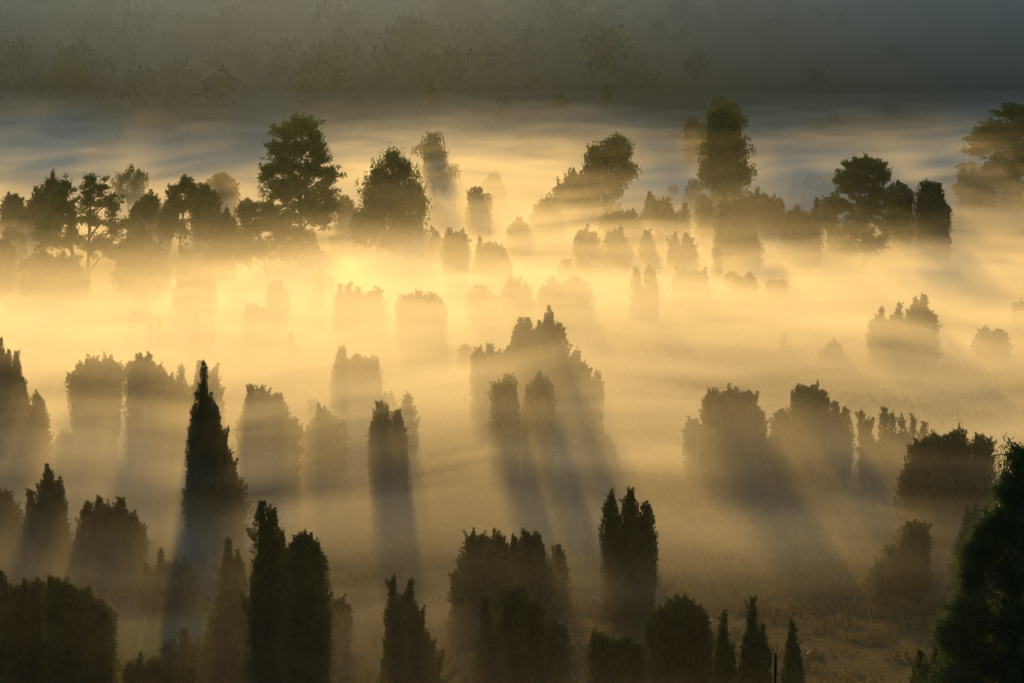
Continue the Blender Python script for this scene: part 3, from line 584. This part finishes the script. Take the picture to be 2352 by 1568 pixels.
# ---- wood on the far slope
def wood():
    rs = np.random.RandomState(11); tmpl = []
    for k in range(7):
        mb = MB(); r = 1.0
        hh = rs.uniform(1.2, 2.0)
        for q in range(22):
            v = unit(rs.normal(size=(1, 3)))[0] * rs.uniform(.3, 1) ** .5; C = np.array([v[0] * .8, v[1] * .8, hh * .62 + v[2] * hh * .38])
            m = 26; P = C + rs.normal(size=(m, 3)) * [.2, .2, .16]
            sprays(mb, P, rs.normal(size=(m, 3)) + v, rs.uniform(.14, .4, m), rs.uniform(.1, .26, m), rs)
        V = np.concatenate(mb.v); Fc = np.concatenate(mb.f); tmpl.append((V, Fc))
    out = MB(); n = 0
    for k in range(3000):
        y = rs.uniform(652, 1040); x = rs.uniform(-1, 1) * (y * .2 + 20)
        p = np.array([[x, y, 0.]])
        side = x / (y * .18)
        dens = 1.0 if side < .15 else max(.10, 1.0 - (side - .15) * 2.2)
        if y < 675 and side > -.35: dens *= .4
        dens *= .55 + .45 * noise3(p, 60, 3)[0] if y < 700 else 1
        if rs.uniform() > dens: continue
        V, Fc = tmpl[rs.randint(7)]; s = rs.uniform(2.6, 6.0) * (1.0 if side < .2 else .55); a = rs.uniform(0, 6.28)
        R = np.array([[math.cos(a), -math.sin(a), 0], [math.sin(a), math.cos(a), 0], [0, 0, 1]])
        out.add((V @ R.T) * [s, s, s * rs.uniform(.8, 1.5)] + [x, y, float(hfun(x, y)) - .2], Fc); n += 1
    o = out.build("wood", M_WOOD); tag(o, "dim mixed wood covering the slope behind the valley", None, kind="stuff"); print("wood trees", n)
wood()

# ---- the air: thin even haze, and the ground mist lying in the valley
def box(name, x0, x1, y0, y1, z0, z1, mat):
    mb = MB(); V = [(x, y, z) for z in (z0, z1) for y in (y0, y1) for x in (x0, x1)]
    mb.add(V, [[0, 2, 3, 1], [4, 5, 7, 6], [0, 1, 5, 4], [2, 6, 7, 3], [0, 4, 6, 2], [1, 3, 7, 5]])
    o = mb.build(name, mat); tag(o, None, None, kind="stuff"); return o
m = bpy.data.materials.new("air"); m.use_nodes = True; t = m.node_tree; t.nodes.remove(t.nodes["Principled BSDF"])
v = t.nodes.new("ShaderNodeVolumePrincipled"); v.inputs["Color"].default_value = (.64, .82, .98, 1); v.inputs["Density"].default_value = HAZE_D; v.inputs["Anisotropy"].default_value = HAZE_G
t.links.new(v.outputs[0], t.nodes["Material Output"].inputs["Volume"])
box("haze", -2600, 2600, -130, 5100, -2, 150, m)

m = bpy.data.materials.new("ground_mist"); m.use_nodes = True; t = m.node_tree; t.nodes.remove(t.nodes["Principled BSDF"]); N = t.nodes.new; Lk = t.links.new
v = N("ShaderNodeVolumePrincipled"); v.inputs["Color"].default_value = (.95, .955, .96, 1); v.inputs["Anisotropy"].default_value = FOG_G
def math_(op, a, b=None, c=None, clamp=False):
    n = N("ShaderNodeMath"); n.operation = op; n.use_clamp = clamp
    for k, q in enumerate((a, b, c)):
        if q is None: continue
        if isinstance(q, (int, float)): n.inputs[k].default_value = q
        else: Lk(q, n.inputs[k])
    return n.outputs[0]
def ramp(x, a, b, lo, hi):
    n = N("ShaderNodeMapRange"); n.interpolation_type = 'SMOOTHSTEP'
    for k, q in enumerate((x, a, b, lo, hi)):
        if isinstance(q, (int, float)): n.inputs[k].default_value = q
        else: Lk(q, n.inputs[k])
    return n.outputs[0]
geo = N("ShaderNodeTexCoord"); sep = N("ShaderNodeSeparateXYZ"); Lk(geo.outputs["Object"], sep.inputs[0]); x, y, z = sep.outputs
def noise(sx, sy, sz, detail, off=0, warp=None):
    mp = N("ShaderNodeMapping"); mp.inputs["Scale"].default_value = (1 / sx, 1 / sy, 1 / sz); mp.inputs["Location"].default_value = (off, off * .7, off * .3)
    Lk(geo.outputs["Object"] if warp is None else warp, mp.inputs[0]); n = N("ShaderNodeTexNoise"); n.inputs["Scale"].default_value = 1; n.inputs["Detail"].default_value = detail; Lk(mp.outputs[0], n.inputs["Vector"]); return n.outputs[0]
big = noise(55, 55, 30, 1.0, 3.1)          # banks and hollows
cw = N("ShaderNodeCombineXYZ"); und = noise(26, 34, 40, 1.0, 1.3)      # the sheets rise and sink
Lk(x, cw.inputs[0]); Lk(y, cw.inputs[1]); Lk(math_('MULTIPLY_ADD', und, 9.0, z), cw.inputs[2])
fine = noise(17, 13, 1.5, 3.0, 7.7, cw.outputs[0])        # thin drifting sheets
hs = ramp(big, .3, .7, 3.0, 8.6)           # local depth of the mist
hs = math_('MULTIPLY', hs, ramp(y, 95, 150, .75, 1.0)); hs = math_('MULTIPLY', hs, ramp(y, 190, 285, 1.0, .62)); hs = math_('MULTIPLY', hs, ramp(y, 315, 420, 1.0, 1.65))
def bump(cx_, cy_, wx_, wy_):
    a_ = math_('DIVIDE', math_('SUBTRACT', x, cx_), wx_); b_ = math_('DIVIDE', math_('SUBTRACT', y, cy_), wy_)
    return math_('EXPONENT', math_('MULTIPLY', math_('ADD', math_('MULTIPLY', a_, a_), math_('MULTIPLY', b_, b_)), -1.0))
for b_ in ((-40.0, 252.0, 20.0, 62.0, -.74), (-24.0, 300.0, 16.0, 45.0, -.35), (46.0, 330.0, 22.0, 45.0, -.3), (30.0, 148.0, 17.0, 24.0, -.42), (2.0, 165.0, 9.0, 20.0, -.12)):
    hs = math_('MULTIPLY', hs, math_('MULTIPLY_ADD', bump(*b_[:4]), b_[4], 1.0))
fz = math_('DIVIDE', math_('MAXIMUM', math_('SUBTRACT', y, 505.0), 0.0), 130.0)
zt = math_('MINIMUM', math_('MULTIPLY', math_('MULTIPLY', fz, fz), 7.0), 200.0)   # the mist creeps up the foot of the slope
q = math_('DIVIDE', math_('MAXIMUM', math_('SUBTRACT', z, zt), 0.0), hs)
fall = math_('EXPONENT', math_('MULTIPLY', math_('MULTIPLY', q, q), -1.0))
wisp = ramp(fine, .36, .66, .27, 1.68)
near = ramp(math_('MULTIPLY_ADD', x, -0.45, y), 94, 150, .04, 1.3)
gx_ = math_('DIVIDE', math_('SUBTRACT', x, 86.0), 26.0); gy_ = math_('DIVIDE', math_('SUBTRACT', y, 395.0), 45.0)
clear = math_('EXPONENT', math_('MULTIPLY', math_('ADD', math_('MULTIPLY', gx_, gx_), math_('MULTIPLY', gy_, gy_)), -1.0))
near = math_('MULTIPLY', near, math_('MULTIPLY_ADD', clear, -0.88, 1.0))
for cx_, cy_, wx_, wy_, dp_ in ((-46.0, 305.0, 20.0, 30.0, -0.85), (44.0, 362.0, 22.0, 26.0, -0.6), (-30.0, 352.0, 14.0, 26.0, -0.5)):   # hollows where the mist has thinned
    gx_ = math_('DIVIDE', math_('SUBTRACT', x, cx_), wx_); gy_ = math_('DIVIDE', math_('SUBTRACT', y, cy_), wy_)
    clear = math_('EXPONENT', math_('MULTIPLY', math_('ADD', math_('MULTIPLY', gx_, gx_), math_('MULTIPLY', gy_, gy_)), -1.0))
    near = math_('MULTIPLY', near, math_('MULTIPLY_ADD', clear, dp_, 1.0))
farf = ramp(y, 480, 700, 1.0, .12)
d = math_('MULTIPLY', math_('MULTIPLY', fall, wisp), math_('MULTIPLY', near, farf))
Lk(math_('MULTIPLY', d, FOG_D), v.inputs["Density"]); Lk(v.outputs[0], t.nodes["Material Output"].inputs["Volume"])
box("mist", -250, 250, 70, 650, -1.5, 17.5, m)
m2 = bpy.data.materials.new("slope_mist"); m2.use_nodes = True; t2 = m2.node_tree; t2.nodes.remove(t2.nodes["Principled BSDF"])
v2 = t2.nodes.new("ShaderNodeVolumePrincipled"); v2.inputs["Color"].default_value = (.93, .96, .97, 1); v2.inputs["Density"].default_value = .0088; v2.inputs["Anisotropy"].default_value = .3
t2.links.new(v2.outputs[0], t2.nodes["Material Output"].inputs["Volume"])
box("mist", -420, 420, 632, 840, -2, 46, m2)     # thin shaded mist against the far slope
print("things", COUNT[0])
